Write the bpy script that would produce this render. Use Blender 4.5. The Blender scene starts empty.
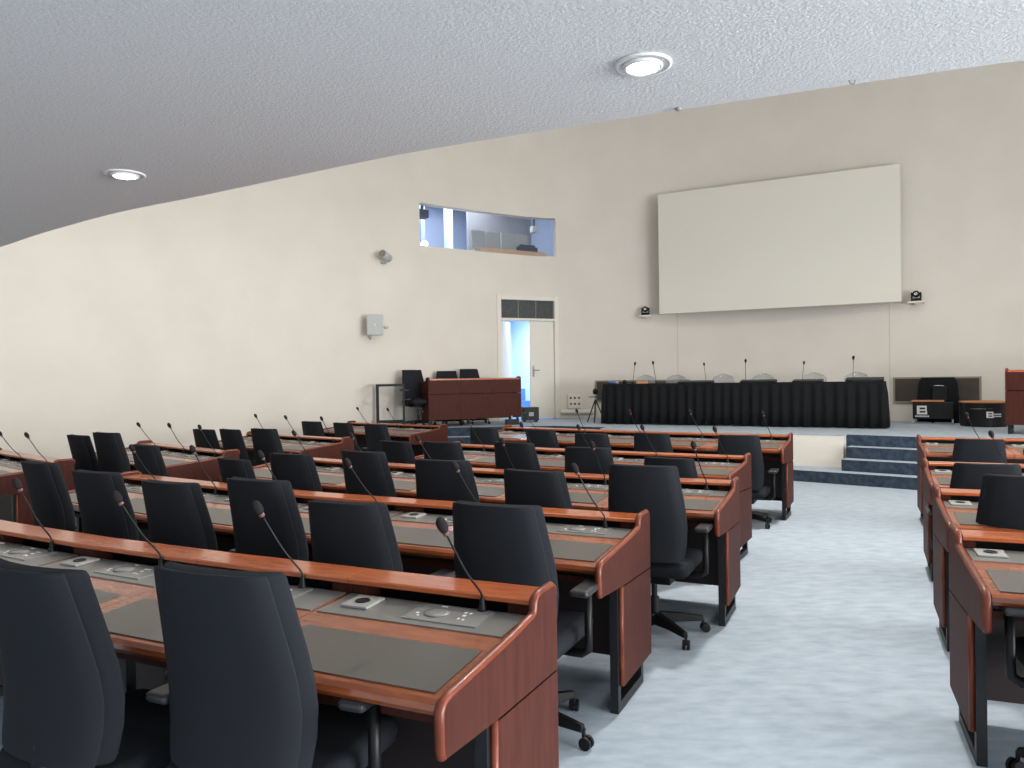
import bpy, bmesh, math, random
from mathutils import Vector, Matrix
random.seed(7)
C = bpy.context.scene.collection
PI = math.pi
R = math.radians
# ------------------------------------------------------------------ camera model (used to turn measured rays into places)
F, PIT, ROL, HC = 762.0, 0.0089, -0.0146, 1.555
def ray(px, py):
    a, b = px - 512, py - 384
    cr, sr = math.cos(ROL), math.sin(ROL)
    u, v = a*cr + b*sr, -a*sr + b*cr
    x, zz = u/F, -v/F
    c, s = math.cos(PIT), math.sin(PIT)
    return Vector((x, c + s*zz, -s + c*zz))
def at(px, py, z):
    r = ray(px, py); t = (z - HC)/r.z
    return Vector((r.x*t, r.y*t, z))
def atY(px, py, Y):
    r = ray(px, py); t = Y/r.y
    return Vector((r.x*t, Y, HC + r.z*t))
cam_d = bpy.data.cameras.new('camera'); cam = bpy.data.objects.new('camera', cam_d); C.objects.link(cam)
cam_d.sensor_width = 36; cam_d.lens = F*36/1024; cam_d.clip_start = 0.02; cam_d.clip_end = 200
M = Matrix.Rotation(PI/2 - PIT, 4, 'X')
cam.matrix_world = Matrix.Translation((0, 0, HC)) @ M @ Matrix.Rotation(ROL, 4, 'Z')
bpy.context.scene.camera = cam

# ------------------------------------------------------------------ materials
def lin(c):
    return tuple(((v/255)/12.92 if v/255 <= .04045 else ((v/255 + .055)/1.055)**2.4) for v in c) + (1,)
def mat(name, col, rough=.5, metal=0, spec=.5, noise=None, bump=None, stretch=None, col2=None, coat=0):
    m = bpy.data.materials.new(name); m.use_nodes = True
    nt = m.node_tree; b = nt.nodes['Principled BSDF']
    b.inputs['Roughness'].default_value = rough; b.inputs['Metallic'].default_value = metal
    b.inputs['Specular IOR Level'].default_value = spec
    if coat: b.inputs['Coat Weight'].default_value = coat; b.inputs['Coat Roughness'].default_value = .12
    b.inputs['Base Color'].default_value = lin(col)
    if noise or bump:
        tc = nt.nodes.new('ShaderNodeTexCoord'); mp = nt.nodes.new('ShaderNodeMapping')
        nt.links.new(tc.outputs['Object'], mp.inputs['Vector'])
        if stretch: mp.inputs['Scale'].default_value = stretch
    if noise:
        sc, det = noise
        n = nt.nodes.new('ShaderNodeTexNoise'); n.inputs['Scale'].default_value = sc; n.inputs['Detail'].default_value = det
        nt.links.new(mp.outputs['Vector'], n.inputs['Vector'])
        rp = nt.nodes.new('ShaderNodeValToRGB')
        rp.color_ramp.elements[0].position = .32; rp.color_ramp.elements[1].position = .68
        rp.color_ramp.elements[0].color = lin(col2 or tuple(v*.8 for v in col)); rp.color_ramp.elements[1].color = lin(col)
        nt.links.new(n.outputs['Fac'], rp.inputs['Fac']); nt.links.new(rp.outputs['Color'], b.inputs['Base Color'])
    if bump:
        sc, st, dist = bump
        n2 = nt.nodes.new('ShaderNodeTexNoise'); n2.inputs['Scale'].default_value = sc; n2.inputs['Detail'].default_value = 3
        nt.links.new(mp.outputs['Vector'], n2.inputs['Vector'])
        bp = nt.nodes.new('ShaderNodeBump'); bp.inputs['Strength'].default_value = st; bp.inputs['Distance'].default_value = dist
        nt.links.new(n2.outputs['Fac'], bp.inputs['Height']); nt.links.new(bp.outputs['Normal'], b.inputs['Normal'])
    return m
def emit(name, col, s):
    m = bpy.data.materials.new(name); m.use_nodes = True; nt = m.node_tree
    b = nt.nodes['Principled BSDF']; b.inputs['Base Color'].default_value = lin(col)
    b.inputs['Emission Color'].default_value = lin(col); b.inputs['Emission Strength'].default_value = s
    return m
def glass(name, col, rough, alpha):
    m = bpy.data.materials.new(name); m.use_nodes = True; nt = m.node_tree
    b = nt.nodes['Principled BSDF']; b.inputs['Base Color'].default_value = lin(col); b.inputs['Roughness'].default_value = rough
    b.inputs['Alpha'].default_value = alpha
    return m

WALL = mat('painted_wall', (224, 217, 206), .9, spec=.2, noise=(1.3, 4), col2=(219, 211, 200), bump=(55, .25, .01))
SOFF = mat('spray_ceiling', (236, 236, 233), .95, spec=.1, bump=(85, .4, .008), noise=(160, 2), col2=(216, 216, 217))
CARP = mat('pale_carpet', (176, 187, 196), .95, spec=.1, noise=(6.5, 9), col2=(157, 169, 180), stretch=(1, 2.2, 1))
CARPD = mat('navy_carpet', (68, 80, 94), .95, spec=.1, noise=(14, 6), col2=(46, 56, 68))
WHITEP = mat('white_panel', (226, 219, 207), .7, spec=.2)
WOOD = mat('mahogany_top', (186, 100, 57), .24, spec=.5, noise=(5, 6), col2=(158, 80, 44), stretch=(1.5, 9, 9), coat=.25)
WOODW = mat('mahogany_worktop', (158, 84, 47), .19, spec=.5, noise=(5, 6), col2=(124, 62, 34), stretch=(1.5, 9, 9), coat=.3)
WOODE = mat('mahogany_trim', (122, 58, 35), .38, spec=.35, noise=(6, 4), col2=(100, 45, 28), stretch=(2, 2, 2), coat=.1)
WOODD = mat('mahogany_panel', (77, 40, 32), .55, spec=.12, noise=(4, 5), col2=(64, 31, 25), stretch=(8, 8, 1))
INNER = mat('dark_lining', (40, 26, 24), .6)
STEEL = mat('black_steel', (26, 27, 29), .45, spec=.4)
GREYP = mat('grey_device_panel', (112, 111, 107), .3, spec=.5)
UNIT = mat('grey_control_plate', (126, 126, 123), .26, spec=.6)
PAD = mat('leather_pad', (86, 82, 76), .33, spec=.5, bump=(300, .1, .002))
PLATE = mat('pale_plate', (152, 151, 146), .4)
BLACKP = mat('black_plastic', (14, 14, 15), .45, spec=.3)
FAB = mat('charcoal_fabric', (37, 39, 43), .95, spec=.12, bump=(500, .3, .003))
FABS = mat('charcoal_shell', (35, 37, 41), .8, spec=.18)
PADM = mat('arm_pad', (44, 45, 46), .4, spec=.5)
CHROME = mat('chrome', (190, 190, 192), .2, metal=1)
FOAM = mat('mic_foam', (44, 40, 42), .95, spec=.1, bump=(600, .6, .004))
RING = mat('mic_ring', (112, 74, 72), .35)
MARK = mat('white_mark', (215, 215, 212), .5)
SCREEN = mat('screen_cloth', (222, 217, 205), .85, spec=.1)
SCRF = mat('screen_side', (196, 190, 178), .7)
SKIRT = mat('black_skirt_cloth', (17, 18, 20), .85, spec=.25)
DOORW = mat('door_white', (225, 220, 208), .5)
FRAMEW = mat('frame_white', (226, 219, 207), .5)
VENT = mat('transom_grey', (72, 76, 76), .6, noise=(14, 5), col2=(54, 58, 60))
BROWNP = mat('brown_wall_panel', (72, 62, 52), .5, noise=(5, 4), col2=(60, 51, 43))
FRAMEG = mat('panel_frame', (140, 132, 120), .5)
GHOST = glass('clear_acrylic', (165, 170, 172), .05, .32)
PANE = glass('booth_glass', (150, 170, 200), .03, .10)
BOOTHW = mat('booth_wall', (150, 162, 186), .8)
BOOTHG = mat('booth_grey', (132, 132, 136), .8)
BEECH = mat('beech_board', (196, 156, 108), .5, noise=(6, 4), col2=(178, 138, 94), stretch=(1, 8, 8))
CORR = mat('corridor_wall', (206, 224, 240), .8)
CORRF = mat('corridor_blue', (96, 140, 200), .8)
ORANGE = mat('tan_lid', (184, 122, 74), .6)
GREYD = mat('device_grey', (182, 184, 180), .5)
BLUE = mat('blue_plastic', (96, 120, 170), .4)
LAMPW = emit('lamp_glow', (255, 250, 240), 60)
WINDOW = emit('booth_window_light', (235, 244, 255), 12)
TRIMW = mat('lamp_trim', (232, 232, 230), .4)
DARKG = mat('lamp_gap_shade', (120, 120, 120), .6)
PHASE = {}

# ------------------------------------------------------------------ mesh helpers
def obj(name, bm, m, parent=None, smooth=False, bevel=0, segs=2):
    me = bpy.data.meshes.new(name)
    bmesh.ops.recalc_face_normals(bm, faces=bm.faces[:])
    bm.to_mesh(me); bm.free()
    for x in (m if isinstance(m, (list, tuple)) else [m]): me.materials.append(x)
    o = bpy.data.objects.new(name, me); C.objects.link(o)
    if parent: o.parent = parent
    if bevel:
        b = o.modifiers.new('bevel', 'BEVEL'); b.width = bevel; b.segments = segs; b.limit_method = 'ANGLE'; b.angle_limit = R(40)
    if smooth:
        for p in me.polygons: p.use_smooth = True
    return o
def tag(o, label, cat, group=None):
    o['label'] = label; o['category'] = cat
    if group: o['group'] = group
    return o
def thing(name, label, cat, loc=(0, 0, 0), rz=0, group=None):
    o = bpy.data.objects.new(name, None); C.objects.link(o); o.empty_display_size = .1
    o.location = loc; o.rotation_euler = (0, 0, rz)
    return tag(o, label, cat, group)
def struct(name, bm, m, parent=None, **k):
    o = obj(name, bm, m, parent, **k); o['kind'] = 'structure'; return o
def kids(o): return KID.get(o.name, [])
KID = {}
def dup_tree(o, parent=None, depth=0):
    c = o.copy(); C.objects.link(c)
    if parent: c.parent = parent
    for ch in list(o.children): dup_tree(ch, c)
    return c
def box(bm, x0, x1, y0, y1, z0, z1, mtx=None, mi=0):
    vs = [bm.verts.new(Vector(p)) for p in ((x0,y0,z0),(x1,y0,z0),(x1,y1,z0),(x0,y1,z0),(x0,y0,z1),(x1,y0,z1),(x1,y1,z1),(x0,y1,z1))]
    fs = [bm.faces.new([vs[i] for i in f]) for f in ((0,3,2,1),(4,5,6,7),(0,1,5,4),(1,2,6,5),(2,3,7,6),(3,0,4,7))]
    for f in fs: f.material_index = mi
    if mtx is not None:
        for v in vs: v.co = mtx @ v.co
    return bm
def newbox(*a, **k): return box(bmesh.new(), *a, **k)
def loft(bm, rings, cap=True, closed=True, mi=0):
    vr = [[bm.verts.new(Vector(p)) for p in r] for r in rings]
    n = len(vr[0])
    for a, b in zip(vr, vr[1:]):
        for i in range(n if closed else n - 1):
            j = (i + 1) % n
            f = bm.faces.new((a[i], a[j], b[j], b[i])); f.material_index = mi
    if cap:
        for r in (vr[0], vr[-1]):
            try: f = bm.faces.new(r); f.material_index = mi
            except Exception: pass
    return bm
def tube(bm, pts, rad, n=10, mi=0):
    pts = [Vector(p) for p in pts]
    rads = rad if isinstance(rad, (list, tuple)) else [rad]*len(pts)
    rings = []; up = None
    for i, p in enumerate(pts):
        t = (pts[min(i+1, len(pts)-1)] - pts[max(i-1, 0)]).normalized()
        if up is None: up = Vector((0,0,1)) if abs(t.z) < .9 else Vector((1,0,0))
        a = t.cross(up).normalized(); b = a.cross(t).normalized(); up = b
        rings.append([p + (a*math.cos(2*PI*k/n) + b*math.sin(2*PI*k/n))*rads[i] for k in range(n)])
    return loft(bm, rings, mi=mi)
def lathe(bm, prof, n=20, mtx=None, mi=0):
    rings = [[Vector((r*math.cos(2*PI*k/n), r*math.sin(2*PI*k/n), z)) for k in range(n)] for r, z in prof]
    if mtx is not None: rings = [[mtx @ p for p in r] for r in rings]
    return loft(bm, rings, mi=mi)
def prism(bm, poly, fa, fb, mi=0):   # poly of 2-d points mapped by fa / fb to the two ends
    return loft(bm, [[fa(*p) for p in poly], [fb(*p) for p in poly]], mi=mi)
def rot(rz, loc=(0,0,0)): return Matrix.Translation(loc) @ Matrix.Rotation(rz, 4, 'Z')

# ------------------------------------------------------------------ room shell
STG = .64
def catmull(P, n=8):
    out = []
    P = [Vector(p) for p in P]
    for i in range(len(P)-1):
        p0, p1, p2, p3 = P[max(i-1,0)], P[i], P[i+1], P[min(i+2, len(P)-1)]
        for k in range(n):
            t = k/n
            out.append(.5*((2*p1) + (p2-p0)*t + (2*p0-5*p1+4*p2-p3)*t*t + (3*p1-p0-3*p2+p3)*t**3))
    out.append(P[-1]); return out
WPTS = [(-8.6, 2.5), (-8.7, 5.0), (-8.25, 7.6), (-7.3, 9.8), (-6.1, 11.4), (-4.75, 12.75), (-3.3, 13.95), (-1.8, 15.05), (-.35, 16.1),
        (.93, 16.75), (2.5, 16.55), (4.7, 15.65), (7.1, 14.1), (8.9, 12.6), (10.4, 10.6), (11.3, 8), (11.6, 5), (11.2, 2.0)]
WALLC = catmull([(x, y, 0) for x, y in WPTS], 10)
def wall_hit(px):   # (index float) where the vertical plane through image column px meets the wall curve
    r = ray(px, 376); s = r.x/r.y
    for i in range(len(WALLC)-1):
        a, b = WALLC[i], WALLC[i+1]
        fa, fb = a.x - s*a.y, b.x - s*b.y
        if fa <= 0 < fb and a.y > 0:
            return i + fa/(fa-fb)
    return None
def wp(t):
    i = min(int(t), len(WALLC)-2); f = t - i
    return WALLC[i].lerp(WALLC[i+1], f)
def wt(t):
    return (wp(min(t+.2, len(WALLC)-1)) - wp(max(t-.2, 0))).normalized()
def wn(t):           # normal into the room
    d = wt(t); return Vector((d.y, -d.x, 0))
def v3(v, z): return Vector((v.x, v.y, z))
WH = 7.6
tD0, tD1 = wall_hit(500.5), wall_hit(556)
tB0, tB1 = wall_hit(422), wall_hit(557.5)
ZB0, ZB1 = 4.19, 5.03
ZD1 = 3.24
# three wall pieces so each is named by side
def wall_piece(name, t0, t1):
    bm = bmesh.new()
    ts = sorted(set([t0, t1] + [float(i) for i in range(int(t0)+1, int(math.ceil(t1)))] + [t for t in (tD0, tD1, tB0, tB1) if t0 < t < t1]))
    for a, b in zip(ts, ts[1:]):
        mid = (a+b)/2
        zs = [(-.02, WH)]
        holes = []
        if tB0 <= mid <= tB1: holes.append((ZB0, ZB1))
        if tD0 <= mid <= tD1: holes.append((STG, ZD1))
        holes.sort(); z = -.02; spans = []
        for h0, h1 in holes: spans.append((z, h0)); z = h1
        spans.append((z, WH))
        A, B = wp(a), wp(b); 
        for z0, z1 in spans:
            n = max(1, int((z1-z0)/1.0))
            q = [bm.verts.new((p.x, p.y, zz)) for p, zz in ((A,z0),(B,z0),(B,z1),(A,z1))]
            bm.faces.new(q)
    bmesh.ops.remove_doubles(bm, verts=bm.verts[:], dist=1e-4)
    # thickness of the reveals
    o = struct(name, bm, WALL)
    for p in o.data.polygons: p.use_smooth = True
    return o
tmidL, tmidR = 75.0, 130.0
N = len(WALLC)-1
wall_piece('wall_left', 0, tB0-1.0)
wall_piece('wall_back', tB0-1.0, 135.0)
wall_piece('wall_right', 135.0, N)
# floor
bm = bmesh.new()
fl = [bm.verts.new((p.x, p.y, 0)) for p in [WALLC[i] for i in range(0, N+1, 4)] + [Vector((10.5, -3, 0)), Vector((-8, -3, 0))]]
bm.faces.new(fl); struct('floor', bm, CARP)
# high ceiling of the hall
bm = bmesh.new()
bm.faces.new([bm.verts.new((p.x, p.y, WH)) for p in [WALLC[i] for i in range(0, N+1, 4)] + [Vector((10.5, -3, 0)), Vector((-8, -3, 0))]])
struct('ceiling', bm, WALL)
# low gallery soffit over the rear rows, curved front edge
SZ = 2.7
edge_px = [(0, 247), (30, 237), (60, 228), (120, 212), (200, 196), (290, 177), (400, 154.5), (520, 134.5), (640, 116), (760, 98), (900, 77.5), (1024, 60.5)]
edge = [at(x, y, SZ) for x, y in edge_px]
edge = [Vector((-8.6, 9.2, SZ)), Vector((-6.9, 8.35, SZ)), Vector((-5.4, 7.2, SZ))] + edge + [Vector((2.6, 2.65, SZ)), Vector((4.2, 2.25, SZ)), Vector((7, 2.0, SZ)), Vector((11.5, 2.0, SZ))]
edge = [Vector((p.x, p.y, SZ)) for p in catmull(edge, 4)]
bm = bmesh.new()
poly = [(p.x, p.y) for p in edge] + [(11.5, -3), (-8.6, -3)]
prism(bm, poly, lambda x, y: Vector((x, y, SZ)), lambda x, y: Vector((x, y, SZ+.5)))
struct('ceiling_gallery', bm, SOFF)

# ------------------------------------------------------------------ stage
def flat_prism(bm, poly, z0, z1, mi=0):
    return prism(bm, poly, lambda x, y: Vector((x, y, z0)), lambda x, y: Vector((x, y, z1)), mi)
u_st = Vector((.885, -.465, 0)).normalized()      # along the stage front, to the right
n_st = Vector((.465, .885, 0)).normalized()       # away from the audience
tw = [wp(t) for t in [wall_hit(330) + k*(140 - wall_hit(330))/40 for k in range(41)]]
f1, f2 = Vector((4.06, 10.97, 0)), Vector((5.27, 9.97, 0))
ud = (f2-f1).normalized(); nd = Vector((-ud.y, ud.x, 0))
TR = .245
edge_r0 = f2 + nd*TR*3
# platform
P_right = [edge_r0 - ud*1.17, edge_r0 + ud*4.2]
front = [Vector((-3.35, 13.72, 0)), Vector((-1.18, 14.1, 0)), Vector((.75, 14.2, 0)), Vector((1.56, 13.62, 0)), Vector((4.45, 11.95, 0))]
poly = [(p.x, p.y) for p in front + P_right] + [(p.x, p.y) for p in reversed(tw)]
bm = bmesh.new(); flat_prism(bm, poly, .0, STG)
o = struct('stage_platform', bm, [CARPD, CARP])
for p in o.data.polygons:
    if abs(p.normal.z) > .9: p.material_index = 1
# white fascia block in the middle of the stage front
wf = [Vector((1.52, 13.13, 0)), Vector((4.83, 11.13, 0)), Vector((5.12, 11.45, 0)), Vector((4.6, 12.0, 0)), Vector((1.75, 13.7, 0))]
bm = bmesh.new(); flat_prism(bm, [(p.x, p.y) for p in wf], 0, STG-.012)
struct('stage_fascia', bm, WHITEP)
c = sum(wf, Vector())/5
bm = bmesh.new(); flat_prism(bm, [(c.x+(p.x-c.x)*1.006, c.y+(p.y-c.y)*1.012) for p in wf], STG-.012, STG+.004)
struct('stage_edge', bm, CARP)
# steps on the right: three lower steps (the top riser is the platform)
for k in range(3):
    a = f1 + nd*TR*k; b = f2 + nd*TR*k
    s = -.6 if k == 0 else 0
    if k: a = b - ud*(1.0 + .0*k)
    else: a = f1 - ud*1.2
    e = b + ud*4.0
    dpt = (TR*(3-k) + .25)
    bm = bmesh.new()
    flat_prism(bm, [(a.x, a.y), (e.x, e.y), (e.x+nd.x*dpt, e.y+nd.y*dpt), (a.x+nd.x*dpt, a.y+nd.y*dpt)], .16*k if k == 0 else .16*k, .16*(k+1))
    o = struct('stage_step', bm, [CARPD, CARP])
    for p in o.data.polygons:
        if abs(p.normal.z) > .9: p.material_index = 1
# steps on the left
lf1, lf2 = Vector((-1.9, 13.98, 0)), Vector((-.05, 14.17, 0))
lu = (lf2-lf1).normalized(); ln = Vector((lu.y, -lu.x, 0))
for k in range(3):
    d0 = .28*(3-k)
    bm = bmesh.new()
    a, b = lf1, lf2
    flat_prism(bm, [(a.x, a.y), (b.x, b.y), (b.x+ln.x*d0, b.y+ln.y*d0), (a.x+ln.x*d0, a.y+ln.y*d0)], 0 if k == 0 else .16*k, .16*(k+1))
    o = struct('stage_step', bm, [CARPD, CARP])
    for p in o.data.polygons:
        if abs(p.normal.z) > .9: p.material_index = 1

# ------------------------------------------------------------------ door, transom and corridor
A, B = wp(tD0), wp(tD1); DU = (B-A).normalized(); DL = (B-A).length
DN = Vector((DU.y, -DU.x, 0))          # into the room
dm = Matrix(((DU.x, -DN.x, 0, A.x), (DU.y, -DN.y, 0, A.y), (0, 0, 1, STG), (0, 0, 0, 1)))   # local x along, y into the wall, z up from the stage
HT, TT = 2.13, ZD1-STG
bm = bmesh.new()
for x0, x1, z0, z1 in ((-.07, .03, 0, TT+.07), (DL-.03, DL+.07, 0, TT+.07), (.03, DL-.03, TT-.03, TT+.05), (.03, DL-.03, HT, HT+.05)):
    box(bm, x0, x1, -.03, .2, z0, z1, dm)
struct('door_1', bm, FRAMEW, bevel=.006)
door = bpy.data.objects['door_1']
bm = newbox(.03, DL-.03, .05, .075, HT+.05, TT-.03, dm); struct('transom_panel', bm, VENT, door)
bm = bmesh.new()
for k in (1, 2): box(bm, .03+(DL-.06)*k/3-.008, .03+(DL-.06)*k/3+.008, .035, .06, HT+.05, TT-.03, dm)
struct('transom_bar', bm, FRAMEG, door)
half = .03 + (DL-.06)*.545
bm = newbox(half, DL-.032, .03, .075, .012, HT-.005, dm); leaf = struct('door_leaf', bm, DOORW, door, bevel=.004)
bm = bmesh.new()
box(bm, half+.05, half+.09, .015, .03, .92, 1.16, dm)
tube(bm, [dm @ Vector((half+.07, .02, 1.06)), dm @ Vector((half+.07, -.035, 1.06)), dm @ Vector((half+.19, -.035, 1.06))], .011, 8)
struct('door_handle', bm, CHROME, door)
bm = bmesh.new()
hm = dm @ rot(R(48), (.035, .1, 0))
box(bm, 0, half-.05, -.045, 0, .012, HT-.005, hm); struct('door_leaf', bm, DOORW, door, bevel=.004)
# corridor behind
bm = bmesh.new()
cx0, cx1, cd = -.55, DL+.5, 3.2
CH_ = 2.42
box(bm, cx0, cx1, cd, cd+.1, -.01, CH_, dm); box(bm, cx0-.1, cx0, .2, cd, -.01, CH_, dm); box(bm, cx1, cx1+.1, .2, cd, -.01, CH_, dm); box(bm, cx0, cx1, .2, cd, CH_, CH_+.02, dm)
struct('corridor_wall', bm, CORR)
bm = newbox(cx0, cx1, .0, cd, -.1, -.002, dm); struct('corridor_floor', bm, CORRF)
bm = newbox(half*.35, cx1, 2.1, 2.5, 0, .32, dm); box(bm, half*.35, cx1, 2.5, cd, 0, .62, dm); struct('corridor_step', bm, CORRF)
def area(name, loc, direction, sx, sy, power, col=(1, 1, 1)):
    l = bpy.data.lights.new(name, 'AREA'); l.shape = 'RECTANGLE'; l.size = sx; l.size_y = sy; l.energy = power; l.color = col
    o = bpy.data.objects.new(name, l); C.objects.link(o); o.location = loc
    o.rotation_euler = Vector(direction).to_track_quat('-Z', 'Y').to_euler(); return o
area('corridor_lamp', dm @ Vector((DL*.4, 1.3, 2.38)), (0, 0, -1), 1.2, 1.6, 105, (.88, .94, 1))

# ------------------------------------------------------------------ control booth high in the wall
A, B = wp(tB0), wp(tB1); BU = (B-A).normalized(); BL = (B-A).length; BN = Vector((BU.y, -BU.x, 0))
bmx = Matrix(((BU.x, -BN.x, 0, A.x), (BU.y, -BN.y, 0, A.y), (0, 0, 1, ZB0), (0, 0, 0, 1)))
H = ZB1-ZB0
bm = bmesh.new()
tsb = [tB0 + (tB1-tB0)*k/12 for k in range(13)]
ringo = []
for t in tsb:
    p = wp(t); q = p - wn(t)*.2
    ringo.append((p, q))
for (p, q), (p2, q2) in zip(ringo, ringo[1:]):
    for z in (ZB0, ZB1):
        bm.faces.new([bm.verts.new((v.x, v.y, z)) for v in (p, p2, q2, q)])
for p, q in (ringo[0], ringo[-1]):
    bm.faces.new([bm.verts.new((v.x, v.y, z)) for v, z in ((p, ZB0), (q, ZB0), (q, ZB1), (p, ZB1))])
struct('window_1', bm, WALL)
win = bpy.data.objects['window_1']
bm = newbox(0, BL, .18, .187, 0, H, bmx); struct('window_pane', bm, PANE, win)
bm = bmesh.new(); bd = 3.0
box(bm, -.6, BL+.4, bd, bd+.1, -.9, 1.6, bmx); box(bm, -.7, -.6, .18, bd, -.9, 1.6, bmx); box(bm, BL+.4, BL+.5, .18, bd, -.9, 1.6, bmx)
box(bm, -.6, BL+.4, .18, bd, 1.6, 1.7, bmx); box(bm, -.6, BL+.4, .18, bd, -.95, -.9, bmx)
struct('booth_wall', bm, BOOTHW)
bm = newbox(1.95, BL+.39, 1.6, 1.7, -.9, 1.59, bmx); struct('booth_partition', bm, BOOTHG)
bm = newbox(1.45, 1.6, 1.7, 1.85, -.9, 1.59, bmx); struct('booth_post', bm, CORR)
bm = newbox(.58, .74, 2.93, 2.99, -.5, .95, bmx); o = struct('window_2', bm, WINDOW)
bm = newbox(.9, 1.0, 1.9, 2.9, -.9, 1.59, bmx); struct('booth_partition', bm, BOOTHW)
area('booth_lamp', bmx @ Vector((BL*.4, 1.5, 1.5)), (0, 0, -1), 2.0, 1.6, 150, (.84, .91, 1))
# booth desk and equipment
bm = newbox(1.55, BL-.03, .32, .9, -.4, .13, bmx); tag(obj('console_desk', bm, BEECH, bevel=.01), 'beech-faced desk edge inside the high control booth window', 'desk')
for k in range(4):
    x = 1.44 + k*.35 + (.03 if k > 1 else 0)
    bm = newbox(x, x+.33, .50, .55, .13, .52, bmx)
    t = obj('monitor', bm, PLATE, bevel=.01)
    tag(t, 'white %s of four upright panels on the booth desk' % ['leftmost', 'second from left', 'third from left', 'rightmost'][k], 'monitor', 'white monitors in the booth')
    bm = newbox(x+.08, x+.25, .47, .60, .131, .15, bmx)
    obj('monitor_foot', bm, GREYD, t)
bm = newbox(2.55, 3.05, .4, .7, .13, .24, bmx); box(bm, 2.62, 3.0, .42, .62, .24, .29, bmx)
tag(obj('mixer', bm, BLACKP, bevel=.02), 'black mixing desk at the right end of the booth window', 'mixer')
t = thing('desk_lamp', 'small bright lamp at the left end of the booth window', 'lamp', bmx @ Vector((.42, .7, -.02)))
bm = bmesh.new(); lathe(bm, [(.05, 0), (.05, .015), (.01, .02), (.008, .1)], 12); obj('lamp_base', bm, STEEL, t)
bm = bmesh.new(); lathe(bm, [(.01, .1), (.06, .13), (.075, .18), (.06, .23), (.002, .25)], 14); obj('lamp_bulb', bm, WINDOW, t, smooth=True)
bm = newbox(.02, 1.3, .5, .95, -.08, -.025, bmx); tag(obj('side_counter', bm, GREYD, bevel=.01), 'grey counter under the lamp in the booth', 'counter')
def wall_speaker_small(x, z, sgn, label):
    bm = newbox(x, x+.22, .24, .44, z, z+.17, bmx)
    t = obj('booth_speaker', bm, BLACKP, bevel=.015); tag(t, label, 'speaker')
    bm = newbox(x+.09, x+.13, .3, .36, z+.17, H+.6, bmx); obj('bracket', bm, STEEL, t)
wall_speaker_small(.1, .61, 1, 'small black speaker hung in the booth window top left corner')
bm = newbox(2.86, 2.98, .3, .44, .55, .7, bmx); t = obj('booth_camera', bm, GREYD, bevel=.02)
tag(t, 'small grey camera hung in the booth window top right corner', 'camera')
bm = newbox(2.9, 2.94, .34, .38, .7, H+.6, bmx); obj('bracket', bm, STEEL, t)

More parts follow.
